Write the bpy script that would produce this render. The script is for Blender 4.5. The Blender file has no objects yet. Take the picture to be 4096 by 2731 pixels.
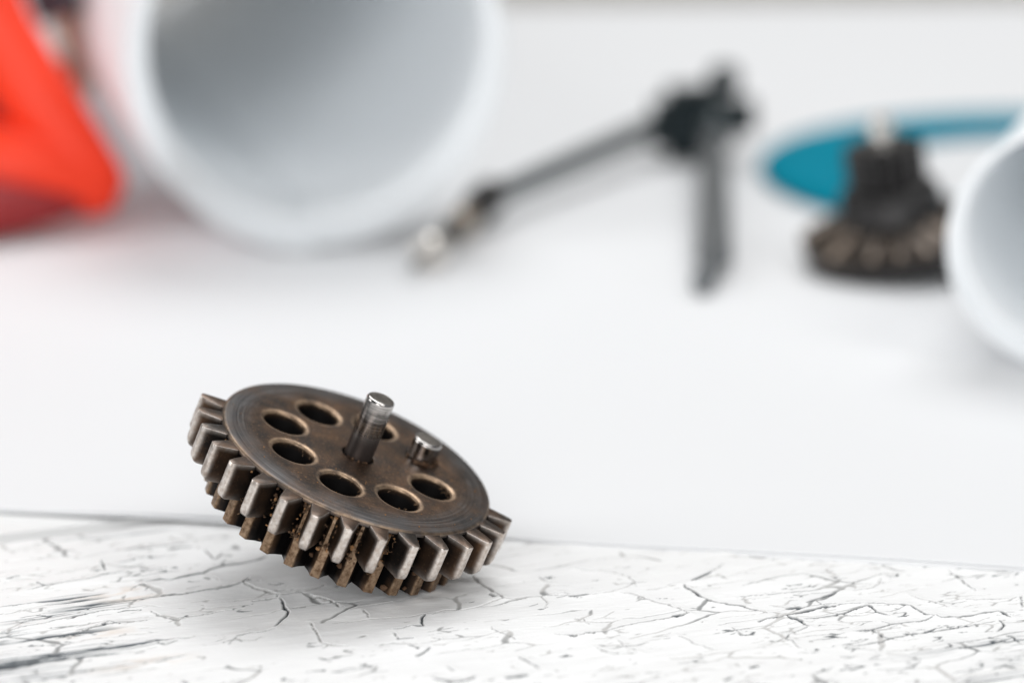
import bpy, bmesh, math, random
import numpy as np
from mathutils import Vector, Matrix, noise as mnoise

# ------------------------------------------------------------------ camera, world, lamps, exposure
S = bpy.context.scene
COL = S.collection
R_ = math.radians

cam_d = bpy.data.cameras.new('camera')
cam = bpy.data.objects.new('camera', cam_d)
COL.objects.link(cam)
cam.location = (0.0, 0.0, 0.1305)
cam.rotation_euler = (R_(90 - 14), 0, 0)
cam_d.lens = 120
cam_d.sensor_width = 36
cam_d.clip_start = 0.01
cam_d.clip_end = 30
cam_d.dof.use_dof = True
cam_d.dof.focus_distance = 0.409
cam_d.dof.aperture_fstop = 11.0
S.camera = cam

W = bpy.data.worlds.new('World')
S.world = W
W.use_nodes = True
bg = W.node_tree.nodes['Background']
bg.inputs[0].default_value = (0.93, 0.965, 1.0, 1)
bg.inputs[1].default_value = 0.21


def area(name, loc, aim, sx, sy, power, col=(1, 1, 1)):
    d = bpy.data.lights.new(name, 'AREA')
    d.shape = 'RECTANGLE'
    d.size, d.size_y = sx, sy
    d.energy = power
    d.color = col
    o = bpy.data.objects.new(name, d)
    COL.objects.link(o)
    o.location = loc
    o.rotation_euler = (Vector(aim) - Vector(loc)).to_track_quat('-Z', 'Y').to_euler()
    return o


area('softbox_key', (0.45, 0.05, 0.62), (0, 0.42, 0), 0.34, 0.34, 1.65, (1, 0.985, 0.965))
area('softbox_top', (0.14, 1.12, 1.20), (0, 0.88, 0), 1.05, 0.75, 11.8)
area('softbox_front', (-0.15, -1.20, 0.68), (0, 0.62, 0), 0.9, 0.7, 15.0)
area('softbox_side', (-0.62, 0.36, 0.36), (-0.04, 0.52, 0.02), 0.28, 0.46, 1.75)

S.view_settings.view_transform = 'Standard'
S.view_settings.look = 'None'
S.view_settings.exposure = 0.05
S.view_settings.gamma = 1.0
S.render.film_transparent = False
S.cycles.use_denoising = True
S.cycles.max_bounces = 12
S.cycles.diffuse_bounces = 9

rng = random.Random(7)
nprng = np.random.default_rng(11)


# ------------------------------------------------------------------ helpers
def link(name, me, mat=None, parent=None):
    o = bpy.data.objects.new(name, me)
    COL.objects.link(o)
    if mat is not None:
        for m in (mat if isinstance(mat, (list, tuple)) else [mat]):
            me.materials.append(m)
    if parent is not None:
        o.parent = parent
    return o


def smooth(me, ang=35):
    me.polygons.foreach_set('use_smooth', [True] * len(me.polygons))
    me.set_sharp_from_angle(angle=R_(ang))
    me.update()


def mesh(name, verts, faces, ang=35, fix=True):
    me = bpy.data.meshes.new(name)
    me.from_pydata([tuple(v) for v in verts], [], faces)
    if fix:
        b = bmesh.new()
        b.from_mesh(me)
        bmesh.ops.recalc_face_normals(b, faces=b.faces)
        b.to_mesh(me)
        b.free()
    smooth(me, ang)
    return me


def thing(name, label, cat, loc=(0, 0, 0), group=None):
    o = bpy.data.objects.new(name, None)
    o.empty_display_size = 0.01
    COL.objects.link(o)
    o.location = loc
    tag(o, label, cat, group)
    return o


def tag(o, label, cat, group=None):
    o['label'] = label
    o['category'] = cat
    if group:
        o['group'] = group
    return o


def lathe(prof, seg=64, cap=True):
    """profile [(r, z)...] turned about z"""
    V, F = [], []
    n = len(prof)
    for i in range(seg):
        a = 2 * math.pi * i / seg
        c, s = math.cos(a), math.sin(a)
        V += [(r * c, r * s, z) for r, z in prof]
    for i in range(seg):
        j = (i + 1) % seg
        for k in range(n - 1):
            F.append((i * n + k, j * n + k, j * n + k + 1, i * n + k + 1))
    if cap:
        F.append(tuple(i * n for i in range(seg)))
        F.append(tuple(i * n + n - 1 for i in range(seg)))
    return V, F


def sweep(path, rads, seg=20, closed=False, flat=1.0, up=(0, 0, 1)):
    """round tube along a path; rads per point; flat squashes it along up"""
    P = [Vector(p) for p in path]
    n = len(P)
    V, F = [], []
    up = Vector(up)
    for i in range(n):
        a = P[(i - 1) % n] if (closed or i > 0) else P[i]
        b = P[(i + 1) % n] if (closed or i < n - 1) else P[i]
        t = (b - a).normalized()
        s = t.cross(up)
        if s.length < 1e-6:
            s = t.cross(Vector((1, 0, 0)))
        s.normalize()
        w = s.cross(t).normalized()
        r = rads[i] if hasattr(rads, '__len__') else rads
        for k in range(seg):
            q = 2 * math.pi * k / seg
            V.append(P[i] + s * (r * math.cos(q)) + w * (r * flat * math.sin(q)))
    m = n if closed else n - 1
    for i in range(m):
        j = (i + 1) % n
        for k in range(seg):
            l = (k + 1) % seg
            F.append((i * seg + k, j * seg + k, j * seg + l, i * seg + l))
    if not closed:
        F.append(tuple(range(seg)))
        F.append(tuple((n - 1) * seg + k for k in range(seg)))
    return V, F


def spline(pts, per=8, closed=False):
    P = [Vector(p) for p in pts]
    n = len(P)
    out = []
    m = n if closed else n - 1
    for i in range(m):
        p0 = P[(i - 1) % n] if (closed or i > 0) else P[i]
        p1, p2 = P[i], P[(i + 1) % n]
        p3 = P[(i + 2) % n] if (closed or i + 2 < n) else p2
        for k in range(per):
            t = k / per
            out.append(0.5 * (2 * p1 + (p2 - p0) * t + (2 * p0 - 5 * p1 + 4 * p2 - p3) * t * t + (3 * p1 - p0 - 3 * p2 + p3) * t ** 3))
    if not closed:
        out.append(P[-1])
    return out


def merge(parts):
    V, F = [], []
    for v, f in parts:
        o = len(V)
        V += [tuple(p) for p in v]
        F += [tuple(i + o for i in q) for q in f]
    return V, F


def xform(vf, M):
    return [M @ Vector(p) for p in vf[0]], vf[1]


class NT:
    """tiny node graph writer"""

    def __init__(self, name):
        self.m = bpy.data.materials.new(name)
        self.m.use_nodes = True
        self.t = self.m.node_tree
        self.b = self.t.nodes['Principled BSDF']

    def n(self, kind, **kw):
        x = self.t.nodes.new('ShaderNode' + kind)
        for k, v in kw.items():
            setattr(x, k, v)
        return x

    def lk(self, a, b):
        self.t.links.new(a, b)

    def coord(self, scale=(1, 1, 1), rot=(0, 0, 0), out='Object'):
        c = self.n('TexCoord')
        mp = self.n('Mapping')
        mp.inputs['Scale'].default_value = scale
        mp.inputs['Rotation'].default_value = rot
        self.lk(c.outputs[out], mp.inputs['Vector'])
        return mp.outputs[0]

    def noise(self, vec, scale, detail=4, rough=0.55, dist=0):
        x = self.n('TexNoise')
        x.inputs['Scale'].default_value = scale
        x.inputs['Detail'].default_value = detail
        x.inputs['Roughness'].default_value = rough
        x.inputs['Distortion'].default_value = dist
        if vec is not None:
            self.lk(vec, x.inputs['Vector'])
        return x.outputs['Fac']

    def ramp(self, fac, stops):
        x = self.n('ValToRGB')
        e = x.color_ramp.elements
        while len(e) < len(stops):
            e.new(0.5)
        for i, (p, c) in enumerate(stops):
            e[i].position = p
            e[i].color = (c, c, c, 1) if not hasattr(c, '__len__') else (*c, 1)
        self.lk(fac, x.inputs[0])
        return x.outputs[0]

    def mix(self, fac, a, b, mode='MIX'):
        x = self.n('Mix', data_type='RGBA', blend_type=mode)
        for sock, val in ((0, fac), (6, a), (7, b)):
            if hasattr(val, 'links') or isinstance(val, bpy.types.NodeSocket):
                self.lk(val, x.inputs[sock])
            elif sock == 0:
                x.inputs[0].default_value = val
            else:
                x.inputs[sock].default_value = (*val, 1)
        return x.outputs[2]

    def math(self, op, a, b=None, c=None):
        x = self.n('Math', operation=op)
        for i, val in enumerate((a, b, c)):
            if val is None:
                continue
            if isinstance(val, bpy.types.NodeSocket):
                self.lk(val, x.inputs[i])
            else:
                x.inputs[i].default_value = val
        return x.outputs[0]

    def attr(self, name):
        x = self.n('Attribute', attribute_name=name)
        return x.outputs['Fac']

    def bump(self, h, strength=0.3, dist=0.001, prev=None):
        x = self.n('Bump')
        x.inputs['Strength'].default_value = strength
        x.inputs['Distance'].default_value = dist
        self.lk(h, x.inputs['Height'])
        if prev is not None:
            self.lk(prev, x.inputs['Normal'])
        return x.outputs[0]

    def set(self, **kw):
        for k, v in kw.items():
            s = self.b.inputs[k.replace('_', ' ')]
            if isinstance(v, bpy.types.NodeSocket):
                self.lk(v, s)
            else:
                s.default_value = (*v, 1) if (hasattr(v, '__len__') and len(v) == 3) else v
        return self


def fattr(me, name, vals):
    a = me.attributes.new(name, 'FLOAT', 'POINT')
    a.data.foreach_set('value', np.asarray(vals, dtype=np.float32))


# ------------------------------------------------------------------ materials
def mat_paint():
    """thick white paint, cracked and rubbed through; bare/primer come from the relief mesh"""
    g = NT('cracked_white_paint')
    bare, prim, tint = g.attr('bare'), g.attr('primer'), g.attr('stain')
    v = g.coord()
    n1 = g.noise(v, 60, 5)
    white = g.mix(g.ramp(n1, [(0.3, 0), (0.75, 1)]), (0.84, 0.84, 0.835), (0.89, 0.89, 0.89))
    white = g.mix(g.math('MULTIPLY', tint, 0.55), white, (0.72, 0.60, 0.50))
    c = g.mix(prim, white, (0.30, 0.285, 0.265))
    n2 = g.noise(v, 900, 3)
    dark = g.mix(n2, (0.010, 0.022, 0.030), (0.045, 0.066, 0.084))
    c = g.mix(bare, c, dark)
    g.set(Base_Color=c, Roughness=0.5, Specular_IOR_Level=0.35)
    vs = g.coord(scale=(1, 5, 1))
    h = g.noise(vs, 420, 5, 0.6)
    g.set(Normal=g.bump(h, 0.25, 0.0003))
    return g.m


def mat_plank():
    """painted planks further off: same paint, cracks only in the material"""
    g = NT('white_painted_plank')
    v = g.coord(scale=(1, 3, 1))
    n1 = g.noise(v, 260, 6, 0.65, 0.4)
    n2 = g.noise(v, 30, 3)
    k = g.math('MULTIPLY', g.ramp(n1, [(0.60, 0), (0.66, 1)]), g.ramp(n2, [(0.5, 0), (0.65, 1)]))
    c = g.mix(k, (0.82, 0.82, 0.815), (0.06, 0.07, 0.08))
    g.set(Base_Color=c, Roughness=0.5, Normal=g.bump(n1, 0.3, 0.0004))
    return g.m


def mat_paper(name, col, rough=0.6):
    g = NT(name)
    v = g.coord()
    n = g.noise(v, 9, 3)
    f = g.noise(v, 1500, 2)
    c = g.mix(n, tuple(x * 0.985 for x in col), col)
    g.set(Base_Color=c, Roughness=rough, Specular_IOR_Level=0.25, Normal=g.bump(f, 0.06, 0.0002))
    return g.m


def mat_gear(name, worn_lo, worn_hi):
    """old steel: oily brown patina, turned rings, worn bright where 'wear' is high, black oil where 'grime' is high"""
    g = NT(name)
    va = g.n('VectorMath', operation='ADD')
    oi = g.n('ObjectInfo')
    g.lk(g.coord(), va.inputs[0])
    g.lk(oi.outputs['Random'], va.inputs[1])
    v = va.outputs[0]
    wear, grime = g.attr('wear'), g.attr('grime')
    big = g.noise(v, 260, 5, 0.6)
    fine = g.noise(v, 3200, 3, 0.7)
    base = g.mix(g.ramp(big, [(0.38, 0), (0.66, 1)]), (0.028, 0.023, 0.021), (0.110, 0.060, 0.033))
    speck = g.ramp(fine, [(0.58, 0), (0.78, 1)])
    base = g.mix(g.math('MULTIPLY', speck, 0.6), base, (0.30, 0.19, 0.11))
    steel_n = g.noise(v, 1900, 5, 0.6)
    steel = g.mix(g.ramp(steel_n, [(0.32, 0), (0.62, 1)]), worn_lo, worn_hi)
    w2 = g.math('MULTIPLY', wear, g.ramp(g.noise(v, 500, 4), [(0.30, 0.72), (0.55, 1)]))
    c = g.mix(w2, base, steel)
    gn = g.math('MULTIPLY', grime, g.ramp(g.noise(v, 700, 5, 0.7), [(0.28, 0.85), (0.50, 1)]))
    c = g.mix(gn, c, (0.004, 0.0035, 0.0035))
    # turned rings round the axis
    sep = g.n('SeparateXYZ')
    cc = g.n('TexCoord')
    g.lk(cc.outputs['Object'], sep.inputs[0])
    r = g.math('SQRT', g.math('ADD', g.math('MULTIPLY', sep.outputs[0], sep.outputs[0]), g.math('MULTIPLY', sep.outputs[1], sep.outputs[1])))
    cv = g.n('CombineXYZ')
    g.lk(g.math('MULTIPLY', r, 1.0), cv.inputs[0])
    ring = g.noise(cv.outputs[0], 5200, 3, 0.7)
    h = g.math('ADD', g.math('MULTIPLY', ring, 0.6), fine)
    rough = g.math('ADD', g.math('MULTIPLY', big, 0.22), 0.30)
    rough = g.mix(w2, rough, (0.33, 0.33, 0.33))
    g.set(Base_Color=c, Metallic=g.math('SUBTRACT', 0.92, g.math('MULTIPLY', gn, 0.75)), Roughness=rough,
          Specular_IOR_Level=g.math('SUBTRACT', 0.5, g.math('MULTIPLY', gn, 0.40)),
          Normal=g.bump(h, 0.22, 0.00006))
    return g.m


def mat_disc():
    """the disc face: patina in the middle, a rubbed blue-grey band with ring scratches near the rim"""
    g = NT('patina_disc_steel')
    v = g.coord()
    wear, grime = g.attr('wear'), g.attr('grime')
    cc = g.n('TexCoord')
    sep = g.n('SeparateXYZ')
    g.lk(cc.outputs['Object'], sep.inputs[0])
    x, y = sep.outputs[0], sep.outputs[1]
    r = g.math('SQRT', g.math('ADD', g.math('MULTIPLY', x, x), g.math('MULTIPLY', y, y)))
    an = g.math('ARCTAN2', y, x)
    cv = g.n('CombineXYZ')
    g.lk(g.math('MULTIPLY', r, 3800.0), cv.inputs[0])
    g.lk(g.math('MULTIPLY', an, 0.9), cv.inputs[1])
    ring = g.noise(cv.outputs[0], 1.0, 4, 0.7)
    big = g.noise(v, 210, 6, 0.62)
    mid = g.noise(v, 900, 4, 0.7)
    fine = g.noise(v, 2600, 4, 0.75)
    base = g.mix(g.ramp(big, [(0.36, 0), (0.64, 1)]), (0.036, 0.029, 0.026), (0.118, 0.066, 0.037))
    base = g.mix(g.math('MULTIPLY', g.ramp(mid, [(0.5, 0), (0.72, 1)]), 0.65), base, (0.026, 0.024, 0.025))
    base = g.mix(g.math('MULTIPLY', g.ramp(fine, [(0.55, 0), (0.70, 1)]), 0.8), base, (0.30, 0.19, 0.11))
    band = g.n('MapRange', interpolation_type='SMOOTHSTEP')
    band.inputs[1].default_value, band.inputs[2].default_value = 0.0130, 0.0157
    g.lk(g.math('ADD', r, g.math('MULTIPLY', g.math('SUBTRACT', big, 0.5), 0.006)), band.inputs[0])
    rub = g.mix(g.ramp(ring, [(0.35, 0), (0.68, 1)]), (0.030, 0.030, 0.034), (0.165, 0.160, 0.158))
    c = g.mix(g.math('MULTIPLY', band.outputs[0], g.ramp(g.noise(v, 150, 3), [(0.35, 0.35), (0.6, 0.95)])), base, rub)
    tan = g.mix(g.noise(v, 2600, 3, 0.7), (0.30, 0.19, 0.11), (0.60, 0.45, 0.32))
    c = g.mix(g.math('MULTIPLY', wear, g.ramp(g.noise(v, 420, 4), [(0.34, 0.15), (0.62, 0.9)])), c, tan)
    # short scuffs across the face, all in one direction
    sc = g.noise(g.coord(scale=(1, 26, 1), rot=(0, 0, R_(-28))), 520, 2, 0.5)
    scm = g.math('MULTIPLY', g.ramp(sc, [(0.68, 0), (0.74, 1)]), g.ramp(g.noise(v, 130, 3), [(0.52, 0), (0.62, 1)]))
    c = g.mix(g.math('MULTIPLY', scm, 0.8), c, (0.42, 0.36, 0.31))
    c = g.mix(grime, c, (0.008, 0.007, 0.007))  # near-black for oil, and for the darkness painted down the holes
    h = g.math('ADD', g.math('MULTIPLY', ring, 0.55), g.math('MULTIPLY', fine, 0.9))
    rough = g.math('ADD', g.math('MULTIPLY', big, 0.25), 0.28)
    g.set(Base_Color=c, Metallic=g.math('SUBTRACT', 0.9, g.math('MULTIPLY', grime, 0.6)), Roughness=rough,
          Normal=g.bump(h, 0.22, 0.00006))
    return g.m


def mat_shaft(name, bands=True):
    g = NT(name)
    v = g.coord()
    vs = g.coord(scale=(0.04, 0.04, 1))
    z = g.noise(vs, 6500, 4, 0.8)
    cl = g.noise(v, 500, 4)
    lo = g.n('SeparateXYZ')
    cc = g.n('TexCoord')
    g.lk(cc.outputs['Object'], lo.inputs[0])
    c = g.mix(g.ramp(z, [(0.36, 0), (0.62, 1)]), (0.22, 0.21, 0.205), (0.62, 0.59, 0.565))
    c = g.mix(g.math('MULTIPLY', g.ramp(cl, [(0.5, 0), (0.7, 1)]), 0.25), c, (0.16, 0.13, 0.115))
    if bands:   # the lower half of the shaft is stained dark by oil
        mr = g.n('MapRange', interpolation_type='SMOOTHSTEP')
        mr.inputs[1].default_value, mr.inputs[2].default_value = 0.0024, 0.0047
        g.lk(g.math('ADD', lo.outputs[2], g.math('MULTIPLY', cl, 0.0006)), mr.inputs[0])
        c = g.mix(mr.outputs[0], (0.115, 0.10, 0.095), c)
    rough = g.math('ADD', g.math('MULTIPLY', z, 0.16), 0.07)
    if bands:
        rough = g.math('ADD', rough, g.math('MULTIPLY', g.math('SUBTRACT', 1.0, mr.outputs[0]), 0.26))
    g.set(Base_Color=c, Metallic=1.0, Roughness=rough, Normal=g.bump(z, 0.14, 0.00003))
    return g.m


def mat_simple(name, col, rough=0.4, metal=0.0, var=0.15, scale=120, bump=0.05, spec=0.5):
    g = NT(name)
    v = g.coord()
    n = g.noise(v, scale, 4)
    c = g.mix(n, tuple(x * (1 - var) for x in col), tuple(min(1, x * (1 + var)) for x in col))
    g.set(Base_Color=c, Roughness=rough, Metallic=metal, Specular_IOR_Level=spec, Normal=g.bump(g.noise(v, scale * 8, 3), bump, 0.0002))
    return g.m


M_PAINT, M_PLANK = mat_paint(), mat_plank()
M_PAPER = mat_paper('white_drawing_paper', (0.785, 0.79, 0.80))
M_ROLL = mat_paper('rolled_white_paper', (0.90, 0.92, 0.935))
M_GEAR, M_DISC = mat_gear('brown_gear_steel', (0.50, 0.42, 0.36), (0.76, 0.70, 0.65)), mat_disc()
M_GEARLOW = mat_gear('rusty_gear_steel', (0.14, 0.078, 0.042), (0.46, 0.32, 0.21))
M_SHAFT, M_PIN = mat_shaft('scored_steel_shaft'), mat_shaft('polished_steel_pin', False)
M_GRIME = mat_simple('oily_rust_grime', (0.085, 0.042, 0.018), 0.75, 0, 0.7, 900, 0.6)
M_CRUMB = mat_simple('rust_crumb', (0.30, 0.15, 0.06), 0.8, 0, 0.5, 900, 0.6)
M_LINT = mat_simple('pale_lint', (0.20, 0.12, 0.065), 0.8)
M_DARKSTEEL = mat_simple('dark_gunmetal', (0.055, 0.053, 0.053), 0.36, 0.85, 0.35, 400, 0.15)
M_TOOTHSTEEL = mat_simple('worn_dark_steel', (0.115, 0.094, 0.078), 0.2, 0.97, 0.3, 400, 0.15)
M_STEEL = mat_simple('bright_steel', (0.84, 0.80, 0.75), 0.13, 1.0, 0.08, 200)
M_BRASS = mat_simple('warm_nickel', (0.62, 0.53, 0.44), 0.24, 1.0, 0.1, 200)
M_LEG = mat_simple('grey_lacquered_leg', (0.06, 0.075, 0.08), 0.4, 0.4, 0.1, 200)
M_LEGFLAT = mat_simple('grey_satin_leg', (0.15, 0.16, 0.168), 0.42, 0.5, 0.1, 200)
M_BLACK = mat_simple('black_plastic', (0.007, 0.014, 0.017), 0.5, 0, 0.2, 200, 0.05, 0.2)
M_TEAL = mat_simple('teal_plastic', (0.002, 0.225, 0.32), 0.6, 0, 0.06, 60, 0.05, 0.02)
M_RED = mat_simple('red_orange_plastic', (0.86, 0.046, 0.013), 0.42, 0, 0.06, 60, 0.05, 0.3)
M_SHADEDRED = mat_simple('shaded_red_plastic', (0.26, 0.010, 0.011), 0.55, 0, 0.1, 60)  # darkened copy of the handle red, with shade put into the colour
M_DARKGRIP = mat_simple('dark_grip_rubber', (0.035, 0.02, 0.03), 0.6, 0, 0.2, 60)
M_WALL = mat_simple('beige_wall_paint', (0.80, 0.76, 0.70), 0.8, 0, 0.04, 8)
M_FLOOR = mat_simple('taupe_floor', (0.36, 0.33, 0.30), 0.7, 0, 0.15, 6)
CRACKS=[
(0.38,0.75,[(114.3,387.6),(115.7,387.3),(117.1,387.7),(118.4,386.7),(120.3,387.3),(122.1,387.4),(122.8,387.4),(124.2,388.6),(126.0,389.3),(128.0,389.4),(130.1,389.7),(132.4,390.8)]),
(0.22,0.1,[(122.5,386.7),(123.2,385.4),(123.7,383.6)]),
(0.32,0.6,[(114.4,380.6),(115.8,380.8),(117.7,380.3),(119.3,380.7),(121.1,380.9),(122.6,380.9),(124.4,381.1),(126.1,381.6),(126.9,382.6),(127.3,383.4)]),
(0.18,0.3,[(126.4,381.9),(128.1,381.6)]),
(0.42,0.25,[(126.0,381.0),(126.9,379.2),(127.7,377.8),(128.4,376.3),(128.9,375.5),(130.3,375.7),(131.6,375.8),(133.4,376.3),(135.0,377.2)]),
(0.3,0.3,[(131.4,375.2),(132.1,373.7),(132.9,372.9),(133.6,371.5),(133.8,369.8),(133.7,368.4),(134.1,368.2)]),
(0.34,0.8,[(128.3,374.0),(128.1,372.3),(127.5,370.7),(127.6,369.1),(126.5,367.2),(125.2,365.6),(124.2,364.3)]),
(0.22,0.45,[(124.0,363.7),(122.2,363.3),(121.0,363.6),(119.0,363.1),(117.1,360.3)]),
(0.25,0.3,[(124.9,374.6),(127.9,374.4),(128.5,375.5)]),
(0.22,0.4,[(112.3,375.6),(112.6,374.3),(113.3,372.9),(114.7,371.4),(116.1,371.9),(117.2,371.8),(119.3,372.3),(120.7,372.7)]),
(0.24,0.8,[(101.0,389.4),(103.8,390.1),(106.1,390.8),(108.3,390.8),(109.9,391.1),(111.3,391.9),(112.8,391.8),(114.4,392.4)]),
(0.3,0.9,[(116.6,396.5),(117.8,396.6)]),
(0.26,0.9,[(112.7,397.8),(112.3,395.9),(112.1,393.7),(110.2,393.9)]),
(0.26,0.9,[(103.0,391.4),(103.2,390.1),(102.9,392.1)]),
(0.26,0.8,[(100.0,394.9),(101.5,395.3)]),
(0.2,0.8,[(96.1,384.3),(98.6,384.5),(100.2,384.4)]),
(0.2,0.8,[(93.8,375.4),(96.9,376.2),(99.5,376.5),(101.9,377.3),(104.6,377.7),(107.3,378.3),(110.2,378.0),(112.0,377.9)]),
(0.2,0.7,[(96.4,371.7),(100.7,371.3),(103.8,372.6),(106.5,373.0),(111.1,372.8)]),
(0.24,0.9,[(106.3,373.0),(105.7,373.3),(106.9,374.3),(107.5,372.5)]),
(0.24,0.7,[(126.1,396.8),(126.0,392.2),(127.8,394.8)]),
(0.3,0.2,[(128.6,364.4),(128.1,361.1),(127.5,357.3),(127.8,355.7),(130.0,354.8)]),
(0.3,0.5,[(107.5,357.8),(109.2,358.5),(111.3,359.0)]),
(0.25,0.5,[(109.7,364.3),(110.6,363.6),(112.1,364.4)]),
(0.35,0.9,[(108.5,350.8),(108.7,349.7)]),
(0.3,0.8,[(108.4,403.7),(109.8,403.4)]),
(0.3,0.7,[(117.8,400.0),(120.6,400.2),(123.2,400.1),(125.2,400.3)]),
(0.3,0.7,[(121.7,398.4),(123.5,398.6),(125.0,398.3)]),
(0.26,0.7,[(114.4,395.7),(116.4,395.9)]),
(0.2,0.7,[(112.5,384.2),(113.1,385.2),(114.7,386.5),(115.0,385.1),(114.1,383.5)]),
(0.55,0.3,[(153.2,373.7),(153.0,371.2),(153.0,368.7),(153.0,366.8),(153.0,364.9),(153.1,363.3)]),
(0.4,0.5,[(152.3,365.8),(152.3,364.5),(152.5,364.1)]),
(0.24,0.2,[(153.1,363.3),(154.2,362.8),(155.9,363.0),(157.7,362.3),(157.5,359.9),(156.5,358.5)]),
(0.22,0.25,[(157.7,362.3),(159.8,362.9),(160.9,362.7),(161.1,361.4)]),
(0.3,0.85,[(161.0,360.9),(163.1,360.6)]),
(0.22,0.25,[(163.1,360.6),(165.0,360.7),(167.3,361.0),(168.6,361.7),(170.7,363.1),(170.8,365.0),(170.2,367.2),(168.9,369.0),(166.1,370.9)]),
(0.2,0.2,[(134.5,366.6),(136.3,367.3),(138.2,367.4),(140.5,367.7)]),
(0.24,0.1,[(143.2,361.4),(145.1,362.4),(147.1,361.5),(149.1,361.9),(151.6,363.0),(153.2,363.2)]),
(0.36,0.9,[(142.2,361.8),(141.1,360.1),(140.4,357.7),(139.4,358.5)]),
(0.2,0.8,[(139.4,358.5),(138.1,358.1),(136.5,358.2)]),
(0.24,0.9,[(136.4,356.8),(136.2,354.8),(137.7,354.2)]),
(0.26,0.9,[(136.6,352.0),(137.0,350.5)]),
(0.3,0.9,[(138.3,350.2),(136.9,348.8),(135.7,348.2)]),
(0.34,0.95,[(135.0,341.0),(135.4,340.0),(136.4,338.5),(138.1,338.6),(139.7,339.5)]),
(0.38,0.95,[(142.7,337.4),(145.1,337.5)]),
(0.3,0.6,[(146.5,343.3),(147.0,341.4),(147.4,339.0)]),
(0.18,0.5,[(147.7,354.3),(147.9,352.5),(148.4,350.8),(148.8,349.2)]),
(0.2,0.3,[(135.9,366.3),(135.7,363.3)]),
(0.2,0.3,[(157.9,353.0),(158.9,352.6),(158.9,350.8)]),
(0.2,0.5,[(153.7,349.1),(155.2,347.6),(157.6,347.8),(159.7,347.8),(162.2,348.8),(164.3,349.1),(167.0,349.4),(168.6,349.0),(170.1,349.3),(171.4,349.4)]),
(0.3,0.9,[(157.4,347.9),(158.0,347.6)]),
(0.26,0.9,[(155.1,347.8),(155.5,347.4)]),
(0.26,0.3,[(167.3,360.1),(168.7,358.5),(169.2,356.5),(169.6,354.7),(170.5,353.7),(171.1,351.0),(171.3,349.7)]),
(0.26,0.3,[(160.7,369.9),(160.7,368.3),(161.2,367.1)]),
(0.18,0.3,[(159.7,344.5),(159.6,342.3),(160.5,339.6)]),
(0.18,0.3,[(156.4,343.6),(156.6,341.9),(157.4,340.4),(160.1,339.2)]),
(0.2,0.5,[(140.0,353.5),(140.4,352.5)]),
(0.22,0.5,[(137.7,343.4),(138.1,342.1)]),
(0.4,0.95,[(181.1,363.0),(179.2,362.0),(177.2,360.8)]),
(0.22,0.4,[(183.9,365.4),(181.1,363.0)]),
(0.4,0.9,[(175.7,359.8),(175.7,357.9),(175.5,355.8),(175.6,353.9)]),
(0.26,0.55,[(175.6,353.9),(176.7,352.1),(178.5,350.4),(179.4,348.6),(180.3,346.0)]),
(0.3,0.4,[(183.8,357.3),(186.2,357.9),(189.2,358.6),(191.2,358.0),(192.3,356.3),(193.3,354.6),(195.1,352.5),(197.5,353.1),(200.0,354.0)]),
(0.36,0.9,[(192.0,350.3),(189.7,349.4),(187.9,348.6),(186.5,348.0)]),
(0.75,0.95,[(183.8,346.7),(184.6,346.6)]),
(0.2,0.7,[(187.5,347.9),(187.7,346.0),(188.0,345.2),(189.6,345.4),(191.4,345.3),(192.5,344.8)]),
(0.24,0.85,[(177.7,343.8),(179.2,344.4),(181.1,344.2)]),
(0.38,0.95,[(181.1,344.1),(182.9,344.6),(185.1,344.9),(187.1,345.3),(188.8,345.0)]),
(0.5,0.95,[(181.8,343.9),(182.3,342.8),(182.4,340.9),(182.2,339.5)]),
(0.22,0.6,[(182.2,339.5),(180.2,338.6),(178.9,338.0)]),
(0.3,0.8,[(178.9,338.0),(177.7,336.8),(178.1,335.7)]),
(0.22,0.4,[(178.1,335.7),(177.9,333.2)]),
(0.3,0.75,[(183.2,342.4),(184.6,342.1),(186.7,342.4),(188.8,342.7),(191.0,343.6),(192.3,343.7)]),
(0.3,0.9,[(192.3,343.7),(192.8,343.2),(192.6,341.7),(193.3,339.9)]),
(0.22,0.6,[(192.7,344.4),(194.7,343.9),(196.2,343.1),(197.5,342.1)]),
(0.32,0.9,[(197.5,342.1),(197.5,340.3),(197.6,338.4),(198.2,337.5)]),
(0.26,0.85,[(198.2,337.5),(198.6,336.5),(200.8,336.1),(202.4,336.0),(204.1,336.2),(206.2,335.9)]),
(0.4,0.9,[(206.2,335.9),(206.3,334.4),(206.4,333.7)]),
(0.26,0.8,[(186.3,336.0),(187.1,336.0),(188.4,335.5),(190.3,336.1),(192.2,336.5),(194.3,336.5),(196.2,336.3),(198.0,337.3)]),
(0.24,0.7,[(188.4,335.5),(188.7,333.9),(188.9,332.0)]),
(0.22,0.85,[(182.8,331.7),(185.5,331.7),(188.0,331.8),(190.4,332.3),(192.1,332.4),(194.4,332.6),(197.0,332.7),(199.5,332.8),(201.1,332.7)]),
(0.24,0.2,[(199.3,346.0),(199.8,343.6),(201.1,341.5),(201.5,339.8)]),
(0.2,0.4,[(204.8,341.5),(207.7,340.5),(210.0,339.9)]),
(0.22,0.5,[(174.0,343.3),(173.9,341.3)]),
(0.22,0.3,[(167.0,343.1),(167.6,340.2),(168.0,338.3),(168.8,336.8)]),
(0.4,0.95,[(169.8,329.8),(170.5,330.0)]),
(0.4,0.95,[(165.0,327.1),(166.2,327.7)]),
(0.3,0.9,[(181.1,328.9),(181.6,328.1)]),
(0.3,0.95,[(180.0,325.9),(180.1,325.4)]),
(0.26,0.9,[(204.7,333.3),(204.0,331.2),(202.2,329.6)]),
(0.4,0.95,[(202.2,327.3),(202.4,326.6)]),
(0.3,0.9,[(202.4,326.6),(202.4,325.4)]),
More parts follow.
